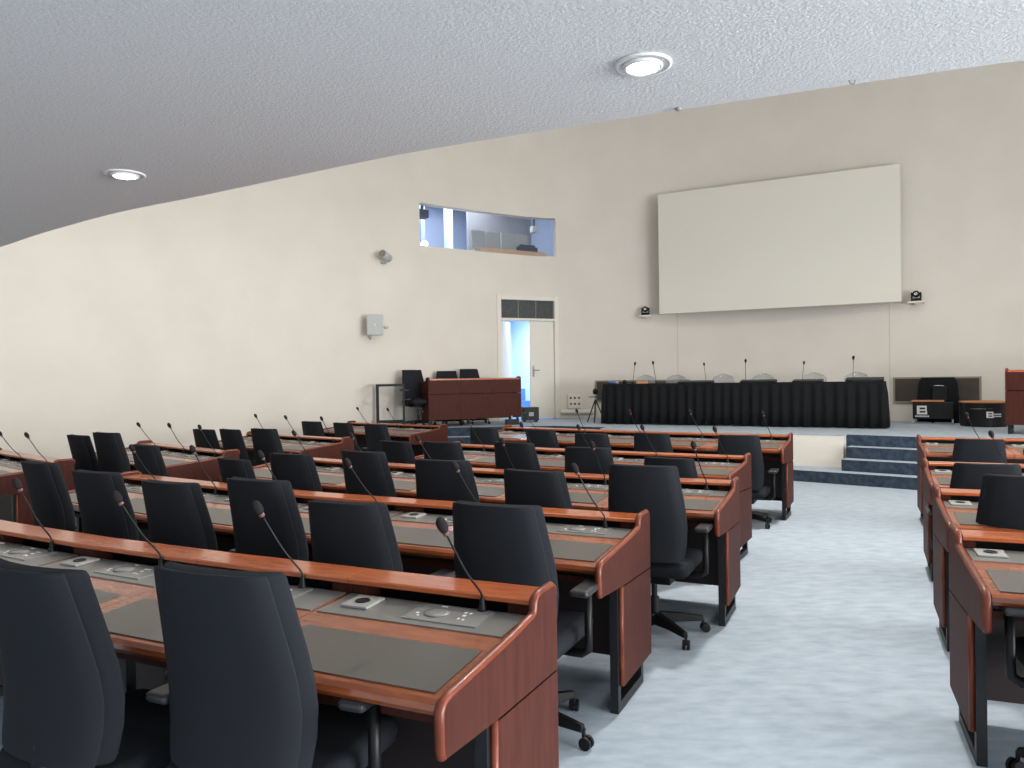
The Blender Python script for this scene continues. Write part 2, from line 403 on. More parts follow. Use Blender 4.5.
# ------------------------------------------------------------------ desks
def xy(v, z): return Vector((v.x, v.y, z))
RAIL = [(0, .815), (.004, .842), (.02, .853), (.13, .853), (.152, .848), (.163, .832), (.165, .812), (.172, .80), (.19, .795), (.24, .79), (.30, .782), (.42, .772), (.58, .761), (.72, .752), (.752, .746), (.765, .73), (.766, .70), (.764, .63), (.758, .612)]
WTOP = [(.145, .7826), (.34, .775), (.70, .75), (.735, .745), (.75, .735), (.753, .72), (.745, .706), (.72, .70), (.145, .742)]
LEDGE = [(.002, .812), (.002, .836), (.008, .84), (.152, .84), (.158, .836), (.158, .823), (.154, .82), (.022, .82), (.022, .812)]
def ztop(d): return .787 + (d-.03)*(-.012/.31) if d < .34 else .775 + (d-.34)*(-.025/.36)
DESKS = {}
def make_desk(key, name, label, group, ends, angs, w, left_start=False, base=0, sc=1.0, mics=True, gear=True, joints=True):
    """ends: the ledge's back corner at the right end (or left end); angs: module angles counted from that end"""
    V = [Vector((ends[0], ends[1], 0))]
    for a in angs:
        a = R(a)
        if left_start: V.append(V[-1] + Vector((math.cos(a), -math.sin(a), 0))*w)
        else: V.insert(0, V[0] + Vector((-math.cos(a), math.sin(a), 0))*w)
    n = len(V)-1
    T = [(V[i+1]-V[i]).normalized() for i in range(n)]
    NO = [Vector((t.y, -t.x, 0)) for t in T]           # chair side
    MI = []
    for i in range(n+1):
        if i == 0: MI.append(NO[0])
        elif i == n: MI.append(NO[-1])
        else:
            m = (NO[i-1]+NO[i]).normalized(); MI.append(m/m.dot(NO[i]))
    org = (V[0]+V[-1])/2
    ang = math.atan2((V[-1]-V[0]).y, (V[-1]-V[0]).x)
    root = thing(name, label, 'desk', (org.x, org.y, base), ang, group)
    inv = rot(ang, (org.x, org.y, 0)).inverted()
    def loc(i, d, z): return inv @ xy(V[i] + MI[i]*d, z*sc)
    def modpt(i, u, d, z):   # point on module i
        a, b = V[i]+MI[i]*d, V[i+1]+MI[i+1]*d
        return inv @ xy(a.lerp(b, u), z*sc)
    def slab(bm, i, prof, u0=0, u1=1, mi=0):
        return prism(bm, prof, lambda d, z: modpt(i, u0, d, z), lambda d, z: modpt(i, u1, d, z), mi)
    o_inv = {}
    def slabo(nm, i, prof, m, u0=0, u1=1, bevel=0, parent=None):
        # the part's own x axis runs along the module so that the wood grain follows it
        a = inv @ xy(V[i], 0); t = inv.to_3x3() @ T[i]
        L = rot(math.atan2(t.y, t.x), a); Li = L.inverted()
        bm = bmesh.new(); slab(bm, i, prof, u0, u1)
        for v in bm.verts: v.co = Li @ v.co
        o = obj(nm, bm, m, parent or root, bevel=bevel); 
        o.matrix_basis = L
        o_inv[o.name] = L.inverted()
        return o
    g = .0015/w
    for i in range(n):
        ga = .034/w if i == 0 else g; gb = 1 - (.034/w if i == n-1 else g)
        slabo('ledge', i, LEDGE, WOOD, ga, gb)
        slabo('worktop', i, WTOP, WOODW, ga, gb)
        slabo('back_board', i, [(0, .574), (0, .812), (.02, .812), (.02, .574)], WOODD, ga, gb)
        slabo('back_board', i, [(0, .125), (0, .564), (.02, .564), (.02, .125)], WOODD, ga, gb)
        slabo('modesty_panel', i, [(.30, .2), (.30, .72), (.318, .72), (.318, .2)], INNER, ga, gb)
        slabo('under_rail', i, [(.60, .625), (.60, .655), (.63, .655), (.63, .625)], WOODD, ga, gb)
        if not gear: continue
        slabo('letter_slot', i, [(.021, .742), (.021, .811), (.025, .811), (.025, .75), (.144, .75), (.144, .742)], BLACKP, ga, gb)
        for u0, u1 in ((ga, ga+.07), (gb-.12, gb)): slabo('slot_divider', i, [(.03, .751), (.03, .819), (.125, .819), (.125, .751)], WOODD, u0, u1)
        slabo('writing_pad', i, [(.45, ztop(.45)), (.45, ztop(.45)+.003), (.715, ztop(.715)+.003), (.715, ztop(.715))], PAD, .085, .925)
        e = slabo('device_panel', i, [(.15, ztop(.15)), (.15, ztop(.15)+.004), (.345, ztop(.345)+.004), (.345, ztop(.345))], GREYP, max(.02, ga+.008), min(.985, gb-.012))
        zz = lambda d: ztop(d)+.004
        s = slabo('power_socket', i, [(.175, zz(.175)), (.175, zz(.175)+.009), (.285, zz(.285)+.009), (.285, zz(.285))], PLATE, .09, .235, bevel=.003)
        c0 = modpt(i, .1625, .23, zz(.23)+.0092)
        bm = bmesh.new(); lathe(bm, [(.026, 0), (.026, .003), (.018, .003), (.017, .001)], 14, Matrix.Translation(c0))
        o = obj('socket_well', bm, BLACKP, s); o.matrix_parent_inverse = o_inv[s.name]
        bm = bmesh.new()
        slab(bm, i, [(.165, zz(.165)), (.165, zz(.165)+.0035), (.31, zz(.31)+.0035), (.31, zz(.31))], .44, .80)
        for (u0, u1, d0, d1) in ((.47, .485, .25, .262), (.49, .50, .27, .28), (.675, .69, .2, .212), (.70, .715, .2, .212), (.685, .70, .225, .238), (.68, .69, .255, .268), (.705, .715, .26, .27), (.54, .57, .172, .18)):
            slab(bm, i, [(d0, zz(d0)+.003), (d0, zz(d0)+.0042), (d1, zz(d1)+.0042), (d1, zz(d1)+.003)], u0, u1, 1)
        c = obj('control_unit', bm, [UNIT, MARK], root)
        c0 = modpt(i, .56, .235, zz(.235)+.0035)
        bm = bmesh.new(); lathe(bm, [(.045, 0), (.043, .0025), (.03, .0045), (.012, .006), (.001, .0063)], 18, Matrix.Translation(c0))
        obj('speaker_dome', bm, UNIT, c, smooth=True)
    # end panels
    for e, sgn in ((0, -1), (n, 1)):
        t = (T[0] if e == 0 else T[-1])*sgn
        def ep(d, z, off): return inv @ xy(V[e] + MI[e]*d + t*off, z*sc)
        up = RAIL + [(.474, .589), (0, .567)]
        bm = bmesh.new(); prism(bm, up, lambda d, z: ep(d, z, -.032), lambda d, z: ep(d, z, 0)); obj('end_panel', bm, WOODD, root)
        bm = bmesh.new()
        pts = [(d, z) for d, z in RAIL]
        tube(bm, [ep(d, z, -.0145) for d, z in pts], .0145, 10); obj('edge_trim', bm, WOODE, root, smooth=True)
        bm = bmesh.new(); prism(bm, [(0, .125), (0, .560), (.462, .581), (.462, .125)], lambda d, z: ep(d, z, -.032), lambda d, z: ep(d, z, 0)); obj('lower_panel', bm, WOODD, root)
        bm = bmesh.new(); tube(bm, [ep(.464, .125, -.0135), ep(.464, .582, -.0135)], .0135, 8); obj('edge_trim', bm, WOODE, root, smooth=True)
        bm = bmesh.new()
        for d0, d1, z0, z1 in ((.455, .495, 0, .70), (.08, .455, 0, .045), (.08, .115, .045, .125), (.08, .455, .112, .125)):
            prism(bm, [(d0, z0), (d1, z0), (d1, z1), (d0, z1)], lambda d, z: ep(d, z, -.06), lambda d, z: ep(d, z, -.022))
        obj('foot_frame', bm, STEEL, root)
    if joints:
        for e in range(2, n, 2):
            bm = bmesh.new()
            t = T[e]
            def jp(d, z, off): return inv @ xy(V[e] + MI[e]*d + t*off, z*sc)
            for d0, d1, z0, z1 in ((.455, .495, 0, .71), (.08, .455, 0, .045), (.08, .115, .045, .7)):
                prism(bm, [(d0, z0), (d1, z0), (d1, z1), (d0, z1)], lambda d, z: jp(d, z, -.02), lambda d, z: jp(d, z, .02))
            obj('foot_frame', bm, STEEL, root)
    DESKS[key] = dict(V=V, T=T, NO=NO, MI=MI, n=n, w=w, base=base, sc=sc, root=root)
    return root
GD = 'curved mahogany council desks'
ROW = {'C1': 'nearest central desk', 'C2': 'second central desk from the camera', 'C3': 'third central desk from the camera', 'C4': 'fourth central desk from the camera', 'C5': 'central desk closest to the stage',
       'W1': 'nearest left-wing desk', 'W2': 'second left-wing desk', 'W3': 'third left-wing desk', 'W4': 'farthest left-wing desk',
       'E1': 'nearest desk right of the aisle', 'E2': 'second desk right of the aisle', 'E3': 'third desk right of the aisle', 'E4': 'farthest desk right of the aisle'}
make_desk('C1', 'council_desk', 'long curved mahogany desk nearest the camera, big grey panels in front', GD, (.14, 2.57), [24.5, 25.5, 27, 30, 33, 36], .745)
make_desk('C2', 'council_desk', 'curved mahogany desk just behind the nearest one, second from the camera', GD, (.70, 3.92), [25.5, 26, 27, 31, 34, 34], .70)
make_desk('C3', 'council_desk', 'middle of the five curved central mahogany desks, third from the camera', GD, (1.52, 5.12), [25, 28, 29, 31, 33, 36], .70)
make_desk('C4', 'council_desk', 'curved mahogany desk second from the stage in the central block', GD, (2.08, 6.65), [29, 30, 32, 34, 35], .63)
make_desk('C5', 'council_desk', 'curved central mahogany desk standing closest to the white stage front', GD, (3.11, 8.45), [27, 33, 35, 37, 38], .76, sc=1.04)
make_desk('W1', 'council_desk', 'short mahogany desk at the left edge of the photo, nearest left-wing desk', GD, (-4.05, 7.03), [41, 41, 41], .72)
make_desk('W2', 'council_desk', 'second short mahogany desk in the left wing, brown end panel toward camera', GD, (-2.78, 7.74), [42, 42, 42], .70)
make_desk('W3', 'council_desk', 'third short mahogany desk in the left wing, near the plain wall', GD, (-1.93, 9.25), [39, 39, 39], .69)
make_desk('W4', 'council_desk', 'short left-wing mahogany desk right in front of the black steel frame', GD, (-.98, 11.48), [39, 39, 39], .72)
make_desk('E1', 'council_desk', 'mahogany desk nearest the camera on the right side of the aisle', GD, (1.97, 3.45), [22, 21], .75, True)
make_desk('E2', 'council_desk', 'second mahogany desk from the camera on the right side of the aisle', GD, (2.57, 4.67), [24, 23, 22], .75, True)
make_desk('E3', 'council_desk', 'third mahogany desk from the camera on the right side of the aisle', GD, (3.27, 6.08), [25, 24, 23], .75, True)
make_desk('E4', 'council_desk', 'right-of-aisle mahogany desk standing directly before the blue carpeted steps', GD, (4.27, 8.05), [24, 24, 23], .75, True, sc=1.03)

# ------------------------------------------------------------------ gooseneck microphones
def mic_proto(length_vec, collar=True):
    t = bpy.data.objects.new('gooseneck_microphone', None); C.objects.link(t); t.empty_display_size = .05
    L = Vector(length_vec)
    bm = bmesh.new(); lathe(bm, [(.016, 0), (.016, .006), (.011, .016), (.008, .04), (.005, .045)], 12); obj('plug', bm, BLACKP, t, smooth=True)
    bm = bmesh.new()
    pts = [Vector((0, 0, .03)), Vector((0, 0, .05)) + L*.04, L*.45 + Vector((0, 0, .012)), L*.92]
    tube(bm, catmull(pts, 5), .0038, 8); obj('stem', bm, BLACKP, t, smooth=True)
    q = L.normalized().to_track_quat('Z', 'Y').to_matrix().to_4x4()
    m = Matrix.Translation(L*.9) @ q
    bm = bmesh.new(); lathe(bm, [(.006, 0), (.0105, .002), (.0105, .012), (.006, .014)], 12, m); obj('light_ring', bm, RING, t, smooth=True)
    bm = bmesh.new(); lathe(bm, [(.003, .012), (.011, .014), (.0165, .026), (.018, .04), (.0155, .055), (.009, .065), (.002, .068)], 14, m); obj('windscreen', bm, FOAM, t, smooth=True)
    return t
first_mic = True
ORD = ['first', 'second', 'third', 'fourth', 'fifth', 'sixth', 'seventh']
MICS = []
mp = mic_proto((-.063, -.143, .30))
for key in ('C1', 'C2', 'C3', 'C4', 'C5', 'W1', 'W2', 'W3', 'W4', 'E1', 'E2', 'E3', 'E4'):
    D = DESKS[key]
    for i in range(D['n']):
        u = .735; d = .165
        p = (D['V'][i]+D['MI'][i]*d).lerp(D['V'][i+1]+D['MI'][i+1]*d, u)
        o = mp if first_mic else dup_tree(mp); first_mic = False
        a = math.atan2(D['T'][i].y, D['T'][i].x)
        o.location = (p.x, p.y, D['base'] + (ztop(d)+.006)*D['sc'])
        o.rotation_euler = (random.uniform(-.07, .07), random.uniform(-.09, .05), a + random.uniform(-.5, .35))
        if key == 'C1' and i == D['n']-1: o.rotation_euler = (0, 0, a)
        if key[0] == 'E': k, end = i, 'aisle'
        else: k, end = D['n']-1-i, ('aisle' if key[0] == 'C' else 'right end')
        tag(o, 'black gooseneck microphone on the %s, %s from the %s' % (ROW[key], ORD[k], end), 'microphone', 'desk microphones')
        MICS.append(o)

# ------------------------------------------------------------------ office chairs
def rounded(w, y0, y1, z, r=.05, n=4):
    pts = []
    for cx, cy, a0 in ((w/2-r, y1-r, 0), (-w/2+r, y1-r, 90), (-w/2+r, y0+r, 180), (w/2-r, y0+r, 270)):
        for k in range(n+1):
            a = R(a0 + 90*k/n); pts.append(Vector((cx+r*math.cos(a), cy+r*math.sin(a), z)))
    return pts
BZ = [(.50, .435, -.205), (.525, .458, -.198), (.60, .478, -.186), (.68, .486, -.184), (.76, .480, -.194), (.84, .464, -.212), (.92, .444, -.232), (1.0, .424, -.252), (1.034, .415, -.260), (1.05, .402, -.264)]
def back_mesh(off, th, inset, zcut=0):
    rings = []
    for z, w, y in BZ:
        w2 = w*.965 - inset*2; ring = []
        n = 8
        for k in range(n+1):
            x = -w2/2 + w2*k/n; c = -.032*(1-(2*x/w)**2) + .012
            ring.append(Vector((x, y+off+c, z)))
        for k in range(n, -1, -1):
            x = -w2/2 + w2*k/n; c = -.032*(1-(2*x/w)**2) + .012
            edge_ = .35 if k in (0, n) else 1
            ring.append(Vector((x*(.985), y+off+c-th*edge_, z)))
        rings.append(ring)
    bm = bmesh.new(); loft(bm, rings); return bm
def make_office_chair():
    t = bpy.data.objects.new('office_chair', None); C.objects.link(t); t.empty_display_size = .2
    o = obj('backrest', back_mesh(.045, .062, 0), FAB, t, smooth=True); b = o.modifiers.new('bevel', 'BEVEL'); b.width = .012; b.segments = 3; b.limit_method = 'ANGLE'; b.angle_limit = R(50)
    o2 = obj('back_shell', back_mesh(-.012, .016, .012), FABS, t, smooth=True); b = o2.modifiers.new('bevel', 'BEVEL'); b.width = .006; b.segments = 2; b.limit_method = 'ANGLE'; b.angle_limit = R(50)
    bm = bmesh.new()
    loft(bm, [rounded(.44, -.20, .26, .405), rounded(.48, -.22, .28, .42), rounded(.49, -.225, .285, .455), rounded(.47, -.215, .275, .478), rounded(.40, -.18, .24, .487)])
    obj('seat', bm, FAB, t, smooth=True)
    bm = bmesh.new(); box(bm, -.13, .13, -.14, .12, .345, .405); tube(bm, [(0, -.1, .38), (0, -.20, .40), (0, -.225, .46), (0, -.225, .55)], [.03, .03, .03, .02], 8)
    obj('mechanism', bm, BLACKP, t, bevel=.01)
    for s in (-1, 1):
        bm = bmesh.new()
        tube(bm, [(s*.12, .02, .385), (s*.27, .02, .385), (s*.30, .02, .405), (s*.302, .02, .46), (s*.302, .02, .66)], [.02, .02, .02, .018, .018], 8)
        a = obj('armrest', bm, BLACKP, t, smooth=True)
        bm = newbox(s*.302-.042, s*.302+.042, -.10, .15, .655, .685); obj('arm_pad', bm, PADM, a, bevel=.014, segs=3)
    bm = bmesh.new(); lathe(bm, [(.028, .09), (.028, .23), (.018, .231), (.018, .35)], 14); obj('gas_column', bm, [STEEL], t)
    bm = bmesh.new()
    for k in range(5):
        a = 2*PI*k/5 + .3
        c, s = math.cos(a), math.sin(a)
        rings = []
        for r_, zc, w, h in ((.02, .105, .03, .035), (.16, .10, .024, .024), (.30, .085, .018, .015)):
            rings.append([Vector((c*r_ - s*w*x, s*r_ + c*w*x, zc + h*y)) for x, y in ((-1, -1), (1, -1), (.7, 1), (-.7, 1))])
        loft(bm, rings)
    lathe(bm, [(.045, .07), (.045, .135), (.03, .14)], 14); obj('star_base', bm, BLACKP, t, bevel=.005)
    for k in range(5):
        a = 2*PI*k/5 + .3
        m = rot(a, (math.cos(a)*.30, math.sin(a)*.30, 0)) @ Matrix.Rotation(.6*k, 4, 'Z')
        bm = bmesh.new()
        for y in (-.022, .004):
            lathe(bm, [(.012, 0), (.0275, .002), (.0275, .016), (.012, .018)], 12, m @ Matrix.Translation((.012, y, .0275)) @ Matrix.Rotation(-PI/2, 4, 'X'))
        tube(bm, [m @ Vector((0, 0, .03)), m @ Vector((0, 0, .085))], .009, 6)
        obj('caster', bm, BLACKP, t)
    return t
chair0 = make_office_chair(); used = [False]
def place_office_chair(x, y, rz, dz, label, group, base=0):
    o = chair0 if not used[0] else dup_tree(chair0); used[0] = True
    o.location = (x, y, base); o.rotation_euler = (0, 0, rz)
    if abs(dz) > .004:
        for ch in o.children:
            n = ch.name.split('.')[0]
            if n in ('backrest', 'back_shell', 'seat', 'mechanism', 'armrest'): ch.location.z += dz
    turn = R(-17) if (rz < 0 and group == GC and base == 0 and x > 1.9 and 'right of' in label) else R(random.uniform(-36, 36))
    for ch in o.children:      # each chair's star base stands at its own angle
        if ch.name.split('.')[0] in ('star_base', 'caster'): ch.rotation_euler.z = turn
    tag(o, label, 'chair', group); return o
def fit_chair(key, px, py):
    """the chair whose backrest top is seen at px,py: choose how far it stands behind the desk and its seat height"""
    D = DESKS[key]; best = None
    for dd in range(70, 150, 2):
        d = dd/100
        # intersect the column with the desk's curve offset by d
        r = ray(px, py); s = r.x/r.y
        pts = [D['V'][i]+D['MI'][i]*d for i in range(D['n']+1)]
        pts = [pts[0]-D['T'][0]*2.5] + pts + [pts[-1]+D['T'][-1]*2.5]
        for i in range(len(pts)-1):
            a, b = pts[i], pts[i+1]; fa, fb = a.x-s*a.y, b.x-s*b.y
            if fa*fb <= 0 and max(a.y, b.y) > 0:
                p = a.lerp(b, fa/(fa-fb)); 
                if p.y < .8: continue
                z = HC + r.z*p.y/r.y
                cost = ((d-(.78 if key[0] == 'E' else 1.04))/.16)**2 + ((z-(.985 if key[0] == 'E' else 1.05))/.05)**2
                ii = min(max(i-1, 0), D['n']-1)
                if best is None or cost < best[0]: best = (cost, p, z, math.atan2(D['T'][ii].y, D['T'][ii].x), d)
    return best
CH = {'C1': [(211, 565.5, 3), (24, 570, 0)],
      'C2': [(493, 506.5, 0), (343, 504, 2), (254, 482, -2), (166, 483.5, 3), (92, 473, 4), (36, 463.5, -2)],
      'C3': [(641, 467, 0), (531, 472, -3), (440, 461.5, 4), (360, 452.5, -5), (288, 455, 3), (231, 460, -8)],
      'C4': [(667, 459, -6), (586, 448.5, 2), (512, 443.5, -3), (440, 443, 4), (393, 442, -6)],
      'C5': [(738, 436, 2), (650, 434, -3), (590, 435, 3), (539, 430.5, -2), (482, 428.5, 4)],
      'W2': [(142, 446, 4), (104, 433.5, 10), (76, 436, 4)], 'W3': [(262, 429.5, 6), (228, 430, -2), (202, 430, 3)], 'W4': [(374, 425.5, 4), (341, 424, -3), (310, 422, 5)],
      'E2': [(1030, 478, -2)], 'E3': [(988, 466, 2)], 'E4': [(980, 449, -2)]}
GC = 'charcoal office chairs at the council desks'
for key, L in CH.items():
    for k, (px, py, da) in enumerate(L):
        cost, p, z, a, d = fit_chair(key, px, py)
        print('chair', key, k, 'd %.2f z %.2f' % (d, z))
        dz = max(-.15, min(.08, z - 1.05 - .011)); rz = a + R(da)
        off = rot(rz) @ Vector((0, -.262, 0))
        if key[0] == 'E': lab = 'charcoal office chair pushed up to the %s' % ROW[key]
        else:
            lab = 'charcoal high-back office chair at the %s, %s from the %s' % (ROW[key], ORD[k], 'aisle' if key[0] == 'C' else 'right end')
        place_office_chair(p.x-off.x, p.y-off.y, rz, dz, lab, GC)

place_office_chair(2.10, 2.68, R(-20), 0, 'charcoal office chair pushed up to the %s' % ROW['E1'], GC)
# ------------------------------------------------------------------ stage furniture
# skirted head table
TA, TB = Vector((1.72, 14.49, 0)), Vector((5.95, 12.18, 0))
TU = (TB-TA).normalized(); TN = Vector((-TU.y, TU.x, 0)); TL = (TB-TA).length
tab = thing('head_table', 'long head table on the stage under a pleated black skirt', 'table', ((TA+TB)/2 + TN*.37 + Vector((0, 0, STG))), math.atan2(TU.y, TU.x))
HTB = .755
bm = newbox(-TL/2+.02, TL/2-.02, -.35, .35, HTB-.03, HTB-.002); obj('tabletop', bm, WOODD, tab)
for sx in (-1, 1):
    for sy in (-1, 1):
        bm = newbox(sx*(TL/2-.15)-.02, sx*(TL/2-.15)+.02, sy*.28-.02, sy*.28+.02, 0, HTB-.03); obj('leg', bm, STEEL, tab)
bm = bmesh.new()
ring_t, ring_m, ring_b = [], [], []
pts = []
nP = 300
loop = [(-TL/2, .36), (-TL/2, -.36), (TL/2, -.36), (TL/2, .36)]
for a, b in zip(loop, loop[1:]):
    a, b = Vector(a), Vector(b); ln_ = (b-a).length; k = int(ln_/.02)
    nn = Vector(((b-a).y, -(b-a).x)).normalized()*-1
    nn = Vector((b.y-a.y, -(b.x-a.x))).normalized()
    for i in range(k): pts.append((a.lerp(b, i/k), nn))
pts.append((Vector(loop[-1]), nn))
rows_ = []
for zi, (z, amp, sp) in enumerate(((HTB+.003, 0, 0), (HTB-.03, .006, 0), (HTB*.75, .02, .008), (HTB*.4, .026, .018), (.012, .03, .03))):
    row = []
    for j, (p, nn) in enumerate(pts):
        ph = j*.02*2*PI/.165
        wv = amp*(math.sin(ph + .6*math.sin(j*.043)) + .4*math.sin(ph*.47 + z*2)) + sp
        q = p - nn*wv if False else p + Vector((nn.x, nn.y))*(-wv if False else wv)
        row.append(bm.verts.new((q.x, q.y, z + (.006*math.sin(j*.09) if zi == 4 else 0))))
    rows_.append(row)
for a, b in zip(rows_, rows_[1:]):
    for i in range(len(a)-1): bm.faces.new((a[i], a[i+1], b[i+1], b[i]))
vs = [bm.verts.new((x, y, HTB+.003)) for x, y in loop]; bm.faces.new(vs)
o = obj('table_skirt', bm, SKIRT, tab, smooth=True)
sm = o.modifiers.new('solid', 'SOLIDIFY'); sm.thickness = .003; sm.offset = -1
def ontable(px, dd):   # place on the table, dd behind its front edge, in column px
    r = ray(px, 380); s = r.x/r.y
    a, b = TA + TN*dd - TU*2, TB + TN*dd + TU*2
    fa, fb = a.x-s*a.y, b.x-s*b.y
    p = a.lerp(b, fa/(fa-fb)); return Vector((p.x, p.y, STG+HTB+.004))
TANG = math.atan2(TU.y, TU.x)
# clear chairs behind the table
def make_ghost():
    t = bpy.data.objects.new('clear_chair', None); C.objects.link(t); t.empty_display_size = .2
    rings = []
    for k in range(11):
        f = k/10; z = .46 + .46*f
        w = .40 + .03*math.sin(f*PI) if f < .7 else (.425*math.sqrt(max(.02, 1-((f-.7)/.305)**2)))
        y = -.20 - .09*f
        rings.append([Vector((w/2*math.cos(a), y - .06*math.cos(a*1.0)**0*(1-abs(math.cos(a)))*1.0, z)) for a in [PI*j/10 for j in range(11)]])
    bm = bmesh.new(); loft(bm, rings, cap=False, closed=False); o = obj('backrest', bm, GHOST, t, smooth=True)
    s = o.modifiers.new('solid', 'SOLIDIFY'); s.thickness = .008
    bm = bmesh.new(); loft(bm, [rounded(.42, -.2, .22, .44, .08), rounded(.44, -.21, .23, .455, .08), rounded(.42, -.2, .22, .465, .08)]); obj('seat', bm, GHOST, t, smooth=True)
    for sx in (-1, 1):
        for y in (-.19, .19):
            bm = bmesh.new(); tube(bm, [(sx*.17, y, .44), (sx*.2, y*1.15, 0)], [.02, .012], 8); obj('leg', bm, GHOST, t)
    return t
g0 = make_ghost()
gx = [647, 675, 724, 762.5, 815.5, 855]
for k, px in enumerate(gx):
    p = ontable(px, 1.12)
    # the backrest tops show above the table: find the stand point behind the table
    o = g0 if k == 0 else dup_tree(g0)
    o.location = (p.x, p.y, STG); o.rotation_euler = (0, 0, TANG+PI + R((6, -5, 4, -3, 5, -6)[k]))
    m = rot(TANG+PI) @ Vector((0, -.26, 0)); o.location.x -= m.x; o.location.y -= m.y
    tag(o, 'clear plastic chair behind the head table, %s from the left' % ORD[k], 'chair', 'clear chairs behind the head table')
# table microphones
mxs = [(632.5, 635, 363.4), (656, 653, 362.5), (706, 704, 364), (745.5, 745.6, 360.6), (802, 804, 362.5), (853, 853.4, 357.5)]
for k, (bx, hx, hy) in enumerate(mxs):
    p = ontable(bx, .42); o = dup_tree(mp)
    h = atY(hx, hy, p.y); v = h - p
    o.location = p
    # lean so that the head comes where it is seen: base vector (-.063,-.143,.30) is turned upright
    q = Vector((-.063, -.143, .30)).rotation_difference(v)
    o.rotation_mode = 'QUATERNION'; o.rotation_quaternion = q
    sc = v.length/.345; o.scale = (sc, sc, sc)
    tag(o, 'thin upright gooseneck microphone on the head table, %s from the left' % ORD[k], 'microphone', 'head table microphones')
# flat black units on the table
for k, (x0, x1, dd, h, lab) in enumerate(((679, 713, .2, .05, 'flat black desk unit on the head table left of its middle'), (741, 776, .2, .055, 'flat black desk unit on the head table at its middle'), (793, 823, .2, .05, 'flat black desk unit on the head table right of its middle'), (846, 884, .2, .075, 'black desk unit at the right end of the head table'))):
    a, b = ontable(x0, dd), ontable(x1, dd); c = (a+b)/2; L = (b-a).length
    t = thing('conference_unit', lab, 'conference unit', c, TANG, 'conference units on the head table')
    bm = bmesh.new(); loft(bm, [[Vector((x, y, z)) for x, y, z in ((-L/2, -.1, 0), (L/2, -.1, 0), (L/2, -.1, h*.5), (-L/2, -.1, h*.5))], [Vector((x, y, z)) for x, y, z in ((-L/2, .1, 0), (L/2, .1, 0), (L/2, .1, h), (-L/2, .1, h))]])
    obj('body', bm, BLACKP, t, bevel=.006)
    bm = newbox(-L*.3, L*.3, -.104, -.1, .004, h*.4); obj('front_strip', bm, STEEL, t)
p = ontable(642, .2); bm = newbox(p.x-.1, p.x+.1, p.y-.07, p.y+.07, p.z, p.z+.045)
t = obj('carton', bm, ORANGE, bevel=.004); tag(t, 'small tan carton on the head table toward its left end', 'box')
for k, (px, m, nm, lab) in enumerate(((613, BLUE, 'bottle', 'small blue and white bottle lying at the head table left end'), (617, PLATE, 'cup', 'small white cup at the head table left end'), (624.5, BLACKP, 'puck', 'round black puck speaker on the head table near the tan carton'))):
    p = ontable(px, .2); bm = bmesh.new()
    if nm == 'bottle': lathe(bm, [(.012, -.1), (.03, -.095), (.032, .05), (.013, .08), (.013, .11)], 12, Matrix.Translation(p + Vector((0, 0, .033))) @ Matrix.Rotation(TANG, 4, 'Z') @ Matrix.Rotation(PI/2, 4, 'Y'))
    elif nm == 'cup': lathe(bm, [(.025, 0), (.035, .05), (.032, .05), (.023, .004)], 12, Matrix.Translation(p))
    else: lathe(bm, [(.03, 0), (.045, .02), (.04, .05), (.02, .07), (.002, .075)], 14, Matrix.Translation(p))
    tag(obj({'bottle': 'bottle', 'cup': 'cup', 'puck': 'puck_speaker'}[nm], bm, m, smooth=True), lab, {'bottle': 'bottle', 'cup': 'cup', 'puck': 'speaker'}[nm])
# clerk desks on the stage, their backs toward the hall (left and right)
def make_back_desk(key, name, label, P, ang, n, w, sc):
    a = R(ang); P = Vector(P)
    # ledge line runs from the left-seen corner; chair side is away from the audience
    end = P if True else P
    V0 = P
    make_desk(key, name, label, 'clerk desks on the stage', (0, 0), [0]*n, w, True, base=STG, sc=sc, gear=False, joints=False)
    root = DESKS[key]['root']
    # local desk: centred, x along, chair side at -y; turn it half round
    root.rotation_euler = (0, 0, a + PI)
    mid = P + Vector((math.cos(a), math.sin(a), 0))*(n*w/2)
    root.location = (mid.x, mid.y, STG)
make_back_desk('SL', 'clerk_desk', 'mahogany clerk desk on the stage in front of the white door', (-1.55, 14.12, 0), 24, 3, .63, 1.08)
make_back_desk('SR', 'clerk_desk', 'mahogany clerk desk cut off at the right edge of the photo', (7.02, 10.85, 0), -38, 3, .64, 1.09)
# office chairs behind the left clerk desk
for k, (px, py, d, lab) in enumerate(((411, 371, .6, 'charcoal office chair beside the left end of the stage clerk desk'), (446, 372, .86, 'charcoal office chair behind the stage clerk desk, middle one of three'), (468, 370, .88, 'charcoal office chair behind the stage clerk desk, right one of three'))):
    r = ray(px, py); s = r.x/r.y
    P0 = Vector((-1.55, 14.12, 0)); U = Vector((math.cos(R(24)), math.sin(R(24)), 0)); Nn = Vector((-U.y, U.x, 0))
    a, b = P0 + Nn*d - U*3, P0 + Nn*d + U*4
    fa, fb = a.x-s*a.y, b.x-s*b.y; p = a.lerp(b, fa/(fa-fb))
    z = HC + r.z*p.y/r.y - STG
    rz = R(24)+PI + (.2, -.1, .15)[k]
    off = rot(rz) @ Vector((0, -.262, 0))
    place_office_chair(p.x-off.x, p.y-off.y, rz, max(-.13, min(.1, z-1.05)), lab, 'charcoal office chairs on the stage', STG)
